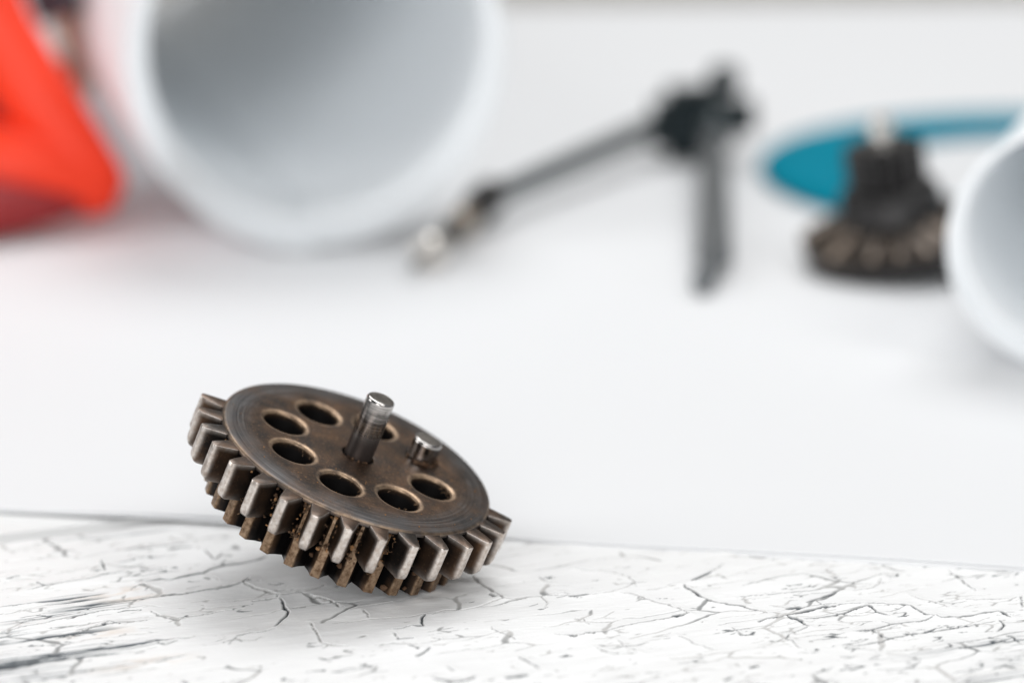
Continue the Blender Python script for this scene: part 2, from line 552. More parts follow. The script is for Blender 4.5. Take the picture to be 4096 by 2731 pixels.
(0.3,0.8,[(194.5,327.9),(194.5,327.0),(193.2,326.5)]),
(0.3,0.6,[(208.6,352.3),(208.1,347.6),(207.7,344.0)]),
(0.22,0.3,[(199.4,352.9),(198.1,350.9),(196.4,349.7),(193.7,349.6)]),
(0.24,0.8,[(199.6,326.6),(200.8,326.1)]),
(0.3,0.8,[(194.8,325.8),(196.2,325.8),(196.3,324.6)]),
(0.3,0.8,[(174.2,322.1),(175.1,322.0)]),
(0.24,0.4,[(192.0,333.3),(192.1,331.8)]),
(0.2,0.5,[(191.5,338.3),(191.7,336.7)]),
(0.24,0.6,[(211.3,339.6),(209.5,336.1)]),
(0.4,0.8,[(169.4,349.2),(170.1,349.1)]),
(0.24,0.4,[(171.1,351.1),(171.3,349.5),(170.5,349.0)]),
(0.3,0.6,[(184.6,370.1),(185.4,370.1)]),
(0.3,0.6,[(199.1,360.8),(199.8,360.5)])]

# ------------------------------------------------------------------ the setting: table of painted planks, wall, floor
GR = R_(23)                                   # planks run 23 degrees off the picture plane
CG, SG = math.cos(GR), math.sin(GR)


def uv2xy(u, v):
    return u * CG - v * SG, u * SG + v * CG


_lat = {}


def vnoise(x, y, seed=0):
    if seed not in _lat:
        _lat[seed] = np.random.default_rng(1000 + seed).random((257, 257))
    L = _lat[seed]
    xi, yi = np.floor(x).astype(int), np.floor(y).astype(int)
    fx, fy = x - xi, y - yi
    fx, fy = fx * fx * (3 - 2 * fx), fy * fy * (3 - 2 * fy)
    x0, y0 = xi % 256, yi % 256
    return (L[x0, y0] * (1 - fx) + L[x0 + 1, y0] * fx) * (1 - fy) + (L[x0, y0 + 1] * (1 - fx) + L[x0 + 1, y0 + 1] * fx) * fy


def fbm(x, y, seed=0, oc=4, g=0.5):
    s, a, t = 0, 1.0, 0
    for i in range(oc):
        s = s + a * vnoise(x * 2 ** i + 17.3 * i, y * 2 ** i + 9.1 * i, seed + i)
        t += a
        a *= g
    return s / t


def sst(a, b, x):
    t = np.clip((x - a) / (b - a), 0, 1)
    return t * t * (3 - 2 * t)


def voronoi_edge(x, y, seed):
    """distance to the nearest cell border"""
    rg = np.random.default_rng(seed)
    JX, JY = rg.random((128, 128)), rg.random((128, 128))
    xi, yi = np.floor(x).astype(int), np.floor(y).astype(int)
    d1 = np.full(x.shape, 9.0)
    p1x, p1y = np.zeros_like(x), np.zeros_like(x)
    cand = []
    for a in (-1, 0, 1):
        for b in (-1, 0, 1):
            cx, cy = xi + a, yi + b
            px = cx + 0.1 + 0.8 * JX[cx % 128, cy % 128]
            py = cy + 0.1 + 0.8 * JY[cx % 128, cy % 128]
            d = (px - x) ** 2 + (py - y) ** 2
            m = d < d1
            d1 = np.where(m, d, d1)
            p1x, p1y = np.where(m, px, p1x), np.where(m, py, p1y)
            cand.append((px, py))
    cid = vnoise(p1x * 7.31, p1y * 5.77, 400 + seed)
    e = np.full(x.shape, 9.0)
    for px, py in cand:
        dx, dy = px - p1x, py - p1y
        l = np.sqrt(dx * dx + dy * dy)
        ok = l > 1e-6
        q = ((px + p1x) / 2 - x) * dx + ((py + p1y) / 2 - y) * dy
        e = np.where(ok, np.minimum(e, q / np.maximum(l, 1e-6)), e)
    return e, cid


def graded(a, b, lo, hi, step):
    """fine steps between a and b, growing ones out to lo and hi"""
    mid = list(np.arange(a, b + step * 0.5, step))
    def grow(x, lim, sg):
        out, s, x0 = [], step, x
        while sg * (lim - x) > 1e-9:
            s = min(s * 1.12, 0.5) if abs(x - x0) < 90 else s * 1.35
            x = x + sg * s
            if sg * (lim - x) < 0:
                x = lim
            out.append(x)
        return out
    left, right = grow(a, lo, -1), grow(mid[-1], hi, 1)
    return np.array(left[::-1] + mid + right)


def cracked_plank(v_lo, v_hi):
    us = graded(82, 226, -260, 560, 0.16)
    vs = graded(309, v_hi, v_lo, v_hi, 0.16)
    vs = vs[vs <= v_hi]
    vs[-1] = v_hi
    U, V = np.meshgrid(us, vs, indexing='ij')
    fade = (1 - sst(270, 330, U)) * sst(-20, 30, U)
    # the wood below and brush ridges in the paint
    h = 0.36 * (fbm(U / 38, V / 16, 1, 3) - 0.5) + 0.20 * (fbm(U / 16, V / 2.6, 5, 3) - 0.5) + 0.05 * (fbm(U / 5, V / 0.7, 9, 3) - 0.5)
    bare, prim, stain = np.zeros_like(U), np.zeros_like(U), np.zeros_like(U)
    wob = 0.30 * (fbm(U / 0.9, V / 0.9, 21, 3) - 0.5) * 2
    wid = 0.70 + 0.6 * fbm(U / 2.2, V / 2.2, 25, 3)

    def carve(d, w, dark, depth, curl=0.10):
        nonlocal h, bare, prim
        w = w * wid
        c = 1 - sst(w * 0.55, w * 1.05, d)
        h = np.where(d < 6, h + curl * np.exp(-np.maximum(d - w, 0) / 0.9) * (1 - c) - 0 * d, h)
        h = h - depth * c
        dk = np.clip(dark * 1.25 - 0.35 * fbm(U / 1.5, V / 1.5, 31, 2), 0, 1)
        bare = np.maximum(bare, c * dk)
        prim = np.maximum(prim, c * np.clip(1.1 - dk * 0.5, 0, 1) * 0.85)

    # the long cracks one can follow in the paint
    for hw, dark, pts in CRACKS:
        P = np.array(pts)
        if len(P) < 2:
            continue
        m = 3.0
        iu0, iu1 = np.searchsorted(us, [P[:, 0].min() - m, P[:, 0].max() + m])
        iv0, iv1 = np.searchsorted(vs, [P[:, 1].min() - m, P[:, 1].max() + m])
        sl = (slice(iu0, iu1), slice(iv0, iv1))
        if iu1 <= iu0 or iv1 <= iv0:
            continue
        u, v = U[sl] + wob[sl], V[sl] + wob[sl][::1] * 0.8
        best = np.full(u.shape, 99.0)
        L = np.concatenate([[0], np.cumsum(np.hypot(*np.diff(P, axis=0).T))])
        wloc = np.full(u.shape, hw)
        for k in range(len(P) - 1):
            a, b = P[k], P[k + 1]
            ab = b - a
            t = np.clip(((u - a[0]) * ab[0] + (v - a[1]) * ab[1]) / max(ab @ ab, 1e-6), 0, 1)
            d = np.hypot(u - a[0] - t * ab[0], v - a[1] - t * ab[1])
            s = (L[k] + t * (L[k + 1] - L[k])) / L[-1]
            taper = 0.45 + 0.55 * np.clip(np.minimum(s, 1 - s) * 7, 0, 1) if len(P) > 2 else 1.0
            ang = math.atan2(ab[1], ab[0]) + GR
            w = hw * taper * (0.48 + 0.72 * abs(math.cos(ang)) ** 2)
            better = d < best
            best = np.where(better, d, best)
            wloc = np.where(better, w, wloc)
        w = wloc * wid[sl] * (0.82 + 0.18 * sst(0.45, 0.8, dark))
        c = 1 - sst(w * 0.5, w * 1.05, best)
        h[sl] += 0.15 * np.exp(-np.maximum(best - w, 0) / 1.0) * (1 - c)
        h[sl] -= (0.11 + 0.10 * dark) * c
        dk = np.clip(dark * 1.4 - 0.16 * fbm(u / 1.2, v / 1.2, 31, 2), 0, 1)
        bare[sl] = np.maximum(bare[sl], c * dk)
        prim[sl] = np.maximum(prim[sl], c * 0.8)

    # the finer net of cracks, open here and shut there
    wu, wv = U + 3.2 * (fbm(U / 5, V / 4, 41, 3) - 0.5), V + 2.2 * (fbm(U / 4, V / 3, 45, 3) - 0.5)
    near = np.hypot((U - 146) / 36, (V - 366) / 26)        # fewer cracks where the paint lies thick
    for sx, sy, hw, th, dk, dep, sd in ((16, 5.5, 0.11, 0.43, 0.5, 0.12, 3), (7.5, 2.3, 0.065, 0.575, 0.4, 0.09, 4), (3.6, 1.0, 0.055, 0.595, 0.85, 0.06, 8)):
        e, cid = voronoi_edge(wu / sx, wv / sy, sd)
        e = e * min(sx, sy)
        h += (cid - 0.5) * (0.16 if sd == 3 else 0.09 if sd == 4 else 0.03) * sst(0.0, 0.22, e) * sst(th - 0.06, th + 0.1, fbm(U / (sx * 0.9), V / (sy * 1.3), 50 + sd, 3))
        gate = sst(th, th + 0.13, fbm(U / (sx * 0.9), V / (sy * 1.3), 50 + sd, 3) - 0.14 * np.clip(1.3 - near, 0, 1))
        w = np.maximum(hw * wid * gate, 1e-4)
        c = (1 - sst(w * 0.5, w * 1.2 + 0.05, e)) * sst(0.05, 0.4, gate)
        h -= dep * c
        d2 = dk * sst(0.44, 0.66, fbm(U / 9, V / 6, 70 + sd, 3))
        bare = np.maximum(bare, c * d2)
        prim = np.maximum(prim, c * 0.55)

    # wood grain rubbed bare in streaks
    grain = fbm(U / 13, V / 0.42, 81, 4, 0.6)
    blotch = fbm(U / 12, V / 3.2, 88, 4)
    msk = np.zeros_like(U)
    for pu, pv, ru, rv, a in ((105, 384.4, 5, 1.5, 1.0), (107, 380.6, 7, 1.5, 0.9), (102, 365.0, 9, 1.9, 1.15), (93, 364.3, 8, 2.4, 0.8), (100, 378.5, 8, 1.4, 0.65),
                              (99, 371, 9, 2.0, 0.55), (90, 372, 8, 8, 0.5), (96, 392, 7, 2, 0.35), (110, 370, 6, 1.1, 0.4), (88, 360, 12, 4, 0.7), (104, 358, 14, 2.2, 0.5),
                              (194.5, 326, 13, 3, 0.55), (199, 321, 12, 3, 0.55), (192, 316, 14, 3, 0.5), (210, 330, 9, 3, 0.4), (150, 330, 12, 3, 0.35), (118, 408, 10, 2, 0.4), (135, 400, 9, 2, 0.35)):
        msk = np.maximum(msk, a * np.exp(-(((U - pu) / ru) ** 2 + ((V - pv) / rv) ** 2)))
    st = sst(0.60, 0.70, grain + 0.30 * (blotch - 0.5) + 0.24 * msk - 0.06) * sst(0.16, 0.5, msk + 0.25 * (blotch - 0.5))
    rub = (0.48 * sst(0.50, 0.66, grain + 0.14 * msk) + 0.10 * sst(0.40, 0.6, blotch)) * sst(0.25, 0.65, msk)
    bare = np.maximum(bare, np.maximum(st * 0.95, rub))
    h -= 0.14 * st
    for pu, pv, ru, rv in ((110, 384.7, 5, 2.0), (104.7, 370.5, 4, 1.3), (111, 381.5, 4, 1.2), (106, 358.5, 5, 1.5)):
        stain = np.maximum(stain, np.exp(-(((U - pu) / ru) ** 2 + ((V - pv) / rv) ** 2)) * sst(0.3, 0.6, fbm(U / 2.5, V / 1.5, 95, 3)))
    # rounded back edge
    dd = np.maximum(0, V - (v_hi - 1.6 - 0.8 * fbm(U / 9, V * 0, 97, 2)))
    h -= 0.32 * dd ** 2
    bare = np.maximum(bare, sst(v_hi - 0.9, v_hi - 0.2, V + 0.8 * (fbm(U / 3, V / 1, 99, 3) - 0.5)) * 0.9)
    bare, prim = bare * fade, prim * fade
    k0 = np.exp(-(((U - 147.0) / 7) ** 2 + ((V - 370.3) / 3.5) ** 2))     # the raised flake the gear's rim rests on
    at0 = (np.hypot(U - 147.5, V - 370.6) < 2.2)
    h = h + (0.16 - h[at0].max() + 0.03) * k0
    h = h - 0.16 - 0.10 * sst(395, 408, V)
    nu, nv = U.shape
    X, Y = uv2xy(U, V)
    verts = np.stack([X, Y, h], -1).reshape(-1, 3) * 0.001
    idx = np.arange(nu * nv).reshape(nu, nv)
    q = np.stack([idx[:-1, :-1], idx[1:, :-1], idx[1:, 1:], idx[:-1, 1:]], -1).reshape(-1, 4)
    # skirt: the plank's sides, 18 mm down
    rim = np.concatenate([idx[:, 0], idx[-1, 1:], idx[-2::-1, -1], idx[0, -2:0:-1]])
    low = verts[rim].copy()
    low[:, 2] = -0.018
    n0 = len(verts)
    k = np.arange(len(rim))
    k2 = np.roll(k, -1)
    side = np.stack([rim[k2], rim[k], n0 + k, n0 + k2], -1)
    q = np.concatenate([q, side])
    verts = np.concatenate([verts, low])
    me = bpy.data.meshes.new('plank')
    me.vertices.add(len(verts))
    me.vertices.foreach_set('co', verts.astype(np.float32).ravel())
    me.loops.add(len(q) * 4)
    me.loops.foreach_set('vertex_index', q.astype(np.int32).ravel())
    me.polygons.add(len(q))
    me.polygons.foreach_set('loop_start', np.arange(0, len(q) * 4, 4, dtype=np.int32))
    me.update(calc_edges=True)
    me.validate()
    pad = np.zeros(len(rim))
    for nm, a in (('bare', bare), ('primer', prim), ('stain', stain)):
        fattr(me, nm, np.concatenate([a.ravel(), pad + (0.7 if nm == 'bare' else 0)]))
    me.polygons.foreach_set('use_smooth', [True] * len(me.polygons))
    return me


table = bpy.data.objects.new('tabletop', None)
COL.objects.link(table)
table['kind'] = 'structure'
link('plank', cracked_plank(290.0, 411.5), M_PAINT, table)


def plain_plank(v0, v1, front=0.06, back=0.885):
    """a straight plank clipped by the table's ends"""
    poly = [uv2xy(u, v) for u, v in ((-600, v0), (1500, v0), (1500, v1), (-600, v1))]
    for ax, lim, sg in ((1, back * 1000, -1), (1, front * 1000, 1), (0, -420, 1), (0, 420, -1)):
        out = []
        for i in range(len(poly)):
            a, b = poly[i - 1], poly[i]
            fa, fb = sg * (a[ax] - lim), sg * (b[ax] - lim)
            if (fa < 0) != (fb < 0):
                t = fa / (fa - fb)
                out.append((a[0] + t * (b[0] - a[0]), a[1] + t * (b[1] - a[1])))
            if fb >= 0:
                out.append(b)
        poly = out
        if len(poly) < 3:
            return None
    b = bmesh.new()
    top = [b.verts.new((x / 1000, y / 1000, -0.0004)) for x, y in poly]
    f = b.faces.new(top)
    r = bmesh.ops.extrude_face_region(b, geom=[f])
    for q in r['geom']:
        if isinstance(q, bmesh.types.BMVert):
            q.co.z = -0.018
    bmesh.ops.recalc_face_normals(b, faces=b.faces)
    bmesh.ops.bevel(b, geom=[e for e in b.edges if all(v.co.z > -0.001 for v in e.verts)], offset=0.0012, segments=2, affect='EDGES')
    me = bpy.data.meshes.new('plank')
    b.to_mesh(me)
    b.free()
    smooth(me)
    return me


v = 413.0
while v < 980:
    me = plain_plank(v, v + 120)
    if me:
        link('plank', me, M_PLANK, table)
    v += 121.4
for v in (168.6, 47.2, -74.2):
    me = plain_plank(v, v + 120)
    if me:
        link('plank', me, M_PLANK, table)


def slab(name, lo, hi, m):
    b = bmesh.new()
    bmesh.ops.create_cube(b, size=1)
    for q in b.verts:
        q.co = Vector([lo[i] if q.co[i] < 0 else hi[i] for i in range(3)])
    me = bpy.data.meshes.new(name)
    b.to_mesh(me)
    b.free()
    o = link(name, me, m)
    o['kind'] = 'structure'
    return o


slab('wall', (-3.5, 2.6, -0.75), (3.5, 2.75, 2.2), M_WALL)
slab('floor', (-3.5, -2.5, -0.80), (3.5, 2.595, -0.75), M_FLOOR)


# ------------------------------------------------------------------ two big sheets of paper
def sheet(name, label, z0, sh, seed, back):
    """a sheet with thickness; its near edge runs slantwise across the plank"""
    ax, ay, bx, by = -0.0675, 0.4309 + sh, 0.0638, 0.4057 + sh
    sl = (by - ay) / (bx - ax)
    xs = np.concatenate([np.linspace(-0.36, -0.1, 14)[:-1], np.linspace(-0.1, 0.1, 60), np.linspace(0.1, 0.37, 14)[1:]])
    ts = np.concatenate([[0, 0.0015, 0.004, 0.008, 0.014, 0.022], np.linspace(0.035, 1, 46)])
    V, F = [], []
    for x in xs:
        y0 = ay + (x - ax) * sl + 0.0004 * math.sin(x * 90 + seed)
        y1 = back + 0.0035 + 0.05 * x
        for t in ts:
            y = y0 + (y1 - y0) * (t if t > 0.03 else t * 0.9)
            zz = z0 + 0.00005 * (mnoise.noise(Vector((x * 30, y * 30, seed))) + 0.6 * mnoise.noise(Vector((x * 9, y * 9, seed + 3))))
            lift = math.exp(-(t / 0.012)) * 0.00055 * math.exp(-((x + 0.041) / 0.018) ** 2)
            V.append((x, y, zz + lift))
    n = len(ts)
    for i in range(len(xs) - 1):
        for j in range(n - 1):
            F.append((i * n + j, (i + 1) * n + j, (i + 1) * n + j + 1, i * n + j + 1))
    me = mesh(name, V, F, 60)
    o = link(name, me, M_PAPER)
    md = o.modifiers.new('thickness', 'SOLIDIFY')
    md.thickness = 0.00018
    md.offset = 1
    return tag(o, label, 'paper sheet', 'large paper sheets on the table')


sheet('paper_sheet', 'lower of the two large white sheets, its edge just peeking out over the cracked plank', 0.00003, -0.0003, 1.0, 0.884)
sheet('paper_sheet', 'upper large white paper sheet lying under the rolls and the tools', 0.00027, 0.0006, 4.0, 0.886)
PZ = 0.00052                      # top of the paper


# ------------------------------------------------------------------ the gear, tilted on its rim
gear = thing('gear', 'worn brown steel gear with seven holes, tilted on the cracked white plank', 'gear')
gx, gy, gz = Vector((0.9191838, -0.0952758, -0.3821304)), Vector((0.1390436, 0.9863201, 0.0885409)), Vector((0.3684671, -0.1345182, 0.9198570))
gc = Vector((-0.0189233, 0.4041563, 0.0153847))
gear.matrix_world = Matrix(((gx.x, gy.x, gz.x, gc.x), (gx.y, gy.y, gz.y, gc.y), (gx.z, gy.z, gz.z, gc.z), (0, 0, 0, 1)))
RD, RT, RL = 0.01756, 0.02063, 0.01664          # disc, wide teeth, narrow teeth
HU, HL = 0.0054, 0.0098                          # how far down each ring of teeth runs
PH, HP = 3.18477, -0.02965
HR, RH = 0.00988, 0.00262


def gear_body():
    holes = [(HR * math.cos(HP + R_(a)), HR * math.sin(HP + R_(a)), RH, 0.00062, 0.00034, 0.0088, 1) for a in (0, -45, -90, -135, 180, 135, 90)]
    holes += [(0, 0, 0.00205, 0.00016, 0.00016, 0.0008, 0), (HR * math.cos(HP + R_(45)), HR * math.sin(HP + R_(45)), 0.00200, 0.00014, 0.00014, 0.0008, 0)]
    b = bmesh.new()
    wl, gl = b.verts.layers.float.new('wear'), b.verts.layers.float.new('grime')

    def ring(cx, cy, r, z, n, wear=0.0, grime=0.0):
        out = []
        for i in range(n):
            q = b.verts.new((cx + r * math.cos(2 * math.pi * i / n), cy + r * math.sin(2 * math.pi * i / n), z))
            q[wl], q[gl] = wear, grime
            out.append(q)
        return out

    def bridge(a, c):
        n = len(a)
        for i in range(n):
            b.faces.new((a[i], a[(i + 1) % n], c[(i + 1) % n], c[i]))

    edges = []

    def loop(vs):
        for i in range(len(vs)):
            edges.append(b.edges.new((vs[i], vs[(i + 1) % len(vs)])))

    N = 200
    # turned face: flat to 0.83 R then falling very slightly towards the rim
    flat = ring(0, 0, 0.83 * RD, 0, N)
    loop(flat)
    prev = flat
    for r, z, w in ((0.88 * RD, -0.00003, 0), (0.93 * RD, -0.00009, 0), (0.965 * RD, -0.00016, 0.0), (0.979 * RD, -0.00018, 0.1), (0.986 * RD, -0.00022, 0.55), (0.994 * RD, -0.00032, 0.75), (RD, -0.00045, 0.4), (RD, -0.0008, 0.0)):
        c = ring(0, 0, r, z, N, w)
        bridge(prev, c)
        prev = c
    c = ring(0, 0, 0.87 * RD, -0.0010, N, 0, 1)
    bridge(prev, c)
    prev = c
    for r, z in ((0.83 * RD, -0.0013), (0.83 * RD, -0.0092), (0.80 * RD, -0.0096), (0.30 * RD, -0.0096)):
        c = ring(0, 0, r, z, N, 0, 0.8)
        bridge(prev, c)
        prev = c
    b.faces.new(prev)
    for cx, cy, r, cw, cd, dep, big in holes:
        n = 72 if big else 40
        top = ring(cx, cy, r + cw + 0.00012, 0, n)
        loop(top)
        prev = top
        for k in range(1, 6):
            a = math.pi / 2 * k / 5
            c = ring(cx, cy, r + cw * (1 - math.sin(a)), -cd * (1 - math.cos(a)) - 0.00002, n, (0.95 if 1 <= k <= 4 else 0.6) if big else 0.1, 0.0 if big else 0.3)
            bridge(prev, c)
            prev = c
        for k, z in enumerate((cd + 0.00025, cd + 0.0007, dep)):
            c = ring(cx, cy, r, -z, n, 0, (0.5, 1.0, 1.0)[k])  # wall grime is oil plus the holes' inner darkness put into colour
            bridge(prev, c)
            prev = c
        b.faces.new(prev)
    bmesh.ops.triangle_fill(b, use_beauty=True, edges=edges)
    bmesh.ops.recalc_face_normals(b, faces=b.faces)
    me = bpy.data.meshes.new('gear_body')
    b.to_mesh(me)
    b.free()
    smooth(me, 40)
    return me


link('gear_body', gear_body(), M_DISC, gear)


def tooth_mesh(prof, z0, z1, rho, bev, seed, crest_wear, fl_grime, wspan):
    rg = random.Random(seed)
    rt = prof[-1][0]
    r0 = prof[0][0]
    # dense outline: up one flank, over the crest, down the other
    fl = []
    for (ra, wa), (rb, wb) in zip(prof[:-1], prof[1:]):
        for k in range(2):
            t = k / 2
            fl.append((ra + (rb - ra) * t, wa + (wb - wa) * t))
    fl.append(prof[-1])
    out = [(r, -w) for r, w in fl]
    wt = prof[-1][1]
    out += [(rt + 0.00003, -wt * 0.5), (rt + 0.00004, 0), (rt + 0.00003, wt * 0.5)]
    out += [(r, w) for r, w in reversed(fl)]
    secs = [(z0, bev, 0), (z0 - bev * 0.35, bev * 0.35, 0), (z0 - bev, 0, 0)]
    zb = z1 + rho
    for k in range(1, 7):
        secs.append((z0 - bev + (zb - z0 + bev) * k / 6, 0, 0))
    for k in range(1, 6):
        a = math.pi / 2 * k / 5
        secs.append((zb - rho * math.sin(a), 0, rho * (1 - math.cos(a))))
    V, Wr, Gm = [], [], []
    for si, (z, ins, cut) in enumerate(secs):
        for r, y in out:
            rr, yy = r, y
            lim = rt - cut
            if rr > lim:
                rr = lim - (0.00001 if rr == rt else 0)
            if r > r0:
                rr = min(rr, rt - ins)
                yy = math.copysign(max(0, abs(y) - ins - 0.40 * cut), y) if abs(y) > 1e-9 else 0
            j = 0.000022 * mnoise.noise(Vector((rr * 2600 + seed * 7, yy * 2600, z * 2200)))
            V.append((rr + j, yy + j * (1 if y > 0 else -1), z))
            w = min(1, max(0, (r - (rt - wspan)) / (wspan * 0.8))) ** 1.7
            w *= crest_wear
            if si <= 2:
                w = max(w if si else w * 0.2, (0.05, 0.75, 0.5)[si] * (crest_wear if r > RD else 0.15))
            if cut > 0:
                w = max(w, 0.5 * crest_wear * min(1, cut / rho * 2) * min(1, max(0, (r - RD) / 0.0015)))
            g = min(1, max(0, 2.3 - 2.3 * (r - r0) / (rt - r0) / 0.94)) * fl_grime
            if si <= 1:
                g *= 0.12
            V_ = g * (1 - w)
            Wr.append(w)
            Gm.append(V_)
    n = len(out)
    F = []
    for i in range(len(secs) - 1):
        for k in range(n):
            l = (k + 1) % n
            F.append((i * n + k, i * n + l, (i + 1) * n + l, (i + 1) * n + k))
    F.append(tuple(range(n)))
    F.append(tuple((len(secs) - 1) * n + k for k in range(n)))
    me = mesh('tooth', V, F, 42)
    fattr(me, 'wear', Wr)
    fattr(me, 'grime', Gm)
    return me


mm = 0.001
UP = [(0.815 * RD, 1.40 * mm), (0.90 * RD, 1.36 * mm), (0.96 * RD, 1.31 * mm), (1.0 * RD, 1.22 * mm), (1.03 * RD, 1.11 * mm), (1.07 * RD, 0.95 * mm), (1.11 * RD, 0.83 * mm), (1.140 * RD, 0.70 * mm), (1.158 * RD, 0.59 * mm), (1.168 * RD, 0.49 * mm), (RT, 0.36 * mm)]
LO = [(0.80 * RD, 1.70 * mm), (0.835 * RD, 1.52 * mm), (0.855 * RD, 1.28 * mm), (0.875 * RD, 1.06 * mm), (0.90 * RD, 0.86 * mm), (0.925 * RD, 0.70 * mm), (0.94 * RD, 0.60 * mm), (RL, 0.50 * mm)]
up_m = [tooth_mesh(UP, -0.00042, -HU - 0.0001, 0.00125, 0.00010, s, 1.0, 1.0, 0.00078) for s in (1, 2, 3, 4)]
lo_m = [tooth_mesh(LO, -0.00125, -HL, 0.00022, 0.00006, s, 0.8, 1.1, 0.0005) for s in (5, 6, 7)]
for me in up_m:
    me.materials.append(M_GEAR)
for me in lo_m:
    me.materials.append(M_GEARLOW)


def ring_of(name, meshes, ph, count=30):
    first = None
    for i in range(count):
        me = meshes[(i * 7 + i // 3) % len(meshes)]
        if first is None:
            o = first = bpy.data.objects.new(name, me)
        else:
            o = first.copy()
            o.data = me
        COL.objects.link(o)
        o.parent = gear
        o.rotation_euler = (0, 0, ph + i * math.pi / 15)


ring_of('tooth', up_m, PH, 16)          # only a sector of the wheel carries the wide teeth
ring_of('narrow_tooth', lo_m, PH + 0.655 * math.pi / 15)


def pin_mesh(r, top, bot, b):
    pr = [(r, bot)]
    for k in range(12):
        pr.append((r * (1 + 0.006 * math.sin(k * 2.7)), bot + (top - b - bot) * (k + 1) / 12))
    for k in range(1, 7):
        a = math.pi / 2 * k / 6
        pr.append((r - b * (1 - math.cos(a)), top - b + b * math.sin(a)))
    pr.append((r * 0.5, top + 0.00004))
    pr.append((r * 0.1, top + 0.00005))
    V, F = lathe(pr, 64)
    return mesh('shaft', V, F, 50)


link('shaft', pin_mesh(0.00180, 0.0081, -0.0007, 0.00036), M_SHAFT, gear)
link('shaft', mesh('shaft', *lathe([(0.0021, -0.0094), (0.0021, -0.0149), (0.0018, -0.0153), (0.0004, -0.0154)], 48)), M_SHAFT, gear)
pin = link('pin', pin_mesh(0.00185, 0.00275, -0.0007, 0.0004), M_PIN, gear)
pin.location = (HR * math.cos(HP + R_(45)), HR * math.sin(HP + R_(45)), 0)


def clump(rg, c, r, sub=2):
    b = bmesh.new()
    bmesh.ops.create_icosphere(b, subdivisions=sub, radius=1)
    s = rg.random() * 90
    sc = Vector((rg.uniform(0.6, 1.5), rg.uniform(0.6, 1.3), rg.uniform(0.5, 1.6)))
    for q in b.verts:
        d = q.co.normalized()
        k = 1 + 0.75 * mnoise.noise(d * 1.6 + Vector((s, 0, 0))) + 0.4 * mnoise.noise(d * 4 + Vector((0, s, 0)))
        q.co = Vector((d.x * sc.x, d.y * sc.y, d.z * sc.z)) * r * k + Vector(c)
    b.verts.ensure_lookup_table()
    V = [tuple(q.co) for q in b.verts]
    F = [tuple(q.index for q in f.verts) for f in b.faces]
    b.free()
    return V, F


def polar(a, r, z):
    return Vector((r * math.cos(a), r * math.sin(a), z))


rg = random.Random(23)
dirt, crumbs, lint = [], [], []
for i in range(30):
    a = PH + (i + 0.5) * math.pi / 15
    for k in range(rg.choice((2, 3, 5, 7))):
        z = -rg.uniform(0.0014, 0.0092)
        dirt.append(clump(rg, polar(a + rg.choice((-1, 1)) * rg.uniform(0.015, 0.055), rg.uniform(0.85, 0.92) * RD, z), rg.uniform(0.00012, 0.0004), 1))
for i, n in ((9, 14), (12, 40), (8, 22), (7, 16), (4, 18), (11, 16), (10, 12), (6, 20), (5, 14), (13, 14), (3, 14), (2, 8)):   # gaps clogged with rusty fluff
    a = PH + (i + 0.5) * math.pi / 15
    for k in range(int(n * 1.5)):
        z = -rg.uniform(0.001, 0.0062)
        p = polar(a + rg.uniform(-0.045, 0.045), rg.uniform(0.90, 1.03) * RD, z)
        (crumbs if k % 3 == 0 else dirt).append(clump(rg, p, rg.uniform(0.00008, 0.00025), 1))
        if k % 5 == 0:
            q = [p]
            for _ in range(5):
                q.append(q[-1] + Vector((rg.uniform(-1, 1), rg.uniform(-1, 1), rg.uniform(-1, 1))) * 0.00042)
            lint.append(sweep(spline(q, 4), 0.000022, 5))
for k in range(170):                       # crumbs and dust lying on the disc
    a, r = rg.uniform(0, 2 * math.pi), RD * math.sqrt(rg.uniform(0.05, 0.9))
    p = polar(a, r, 0.00002)
    if any((p - polar(HP + R_(h), HR, 0)).length < RH + 0.0002 for h in (0, -45, -90, -135, 180, 135, 90)):
        continue
    crumbs.append(clump(rg, p, rg.choice((0.00003, 0.00003, 0.00004, 0.00006, 0.00008)), 1))
ppos = polar(HP + R_(45), HR, 0)
for k in range(16):                        # oily fluff round the foot of the short pin and of the shaft
    a = rg.uniform(-2.6, 0.3)
    dirt.append(clump(rg, ppos + polar(a, 0.00205, rg.uniform(0, 0.0003)), rg.uniform(0.00012, 0.00034), 1))
for k in range(9):
    dirt.append(clump(rg, polar(rg.uniform(-2.4, 0.3), 0.0020, 0.00005), rg.uniform(0.00008, 0.0002), 1))
for h, n in ((0, 5), (180, 1), (-135, 6), (-45, 3), (-90, 3)):
    for k in range(n):
        a = rg.uniform(-0.9, 1.9)
        c = polar(HP + R_(h), HR, 0) + polar(a, RH + 0.0001, -0.0002)
        q = [c]
        for _ in range(4):
            q.append(q[-1] + Vector((rg.uniform(-1, 0.6), rg.uniform(-1, 0.6), rg.uniform(-0.7, 0.3))) * 0.00042)
        lint.append(sweep(spline(q, 4), 0.00002, 5))
for k in range(12):
    a, r = rg.uniform(0, 2 * math.pi), RD * rg.uniform(0.2, 0.95)
    q = [polar(a, r, 0.00003)]
    for _ in range(3):
        q.append(q[-1] + Vector((rg.uniform(-1, 1), rg.uniform(-1, 1), 0.1)) * 0.0003)
    lint.append(sweep(spline(q, 4), 0.000018, 5))
for nm, parts, m in (('grime', dirt, M_GRIME), ('rust_crumbs', crumbs, M_CRUMB), ('lint', lint, M_LINT)):
    o = link(nm, mesh(nm, *merge(parts), 60, False), m, gear)
    o['kind'] = 'stuff'


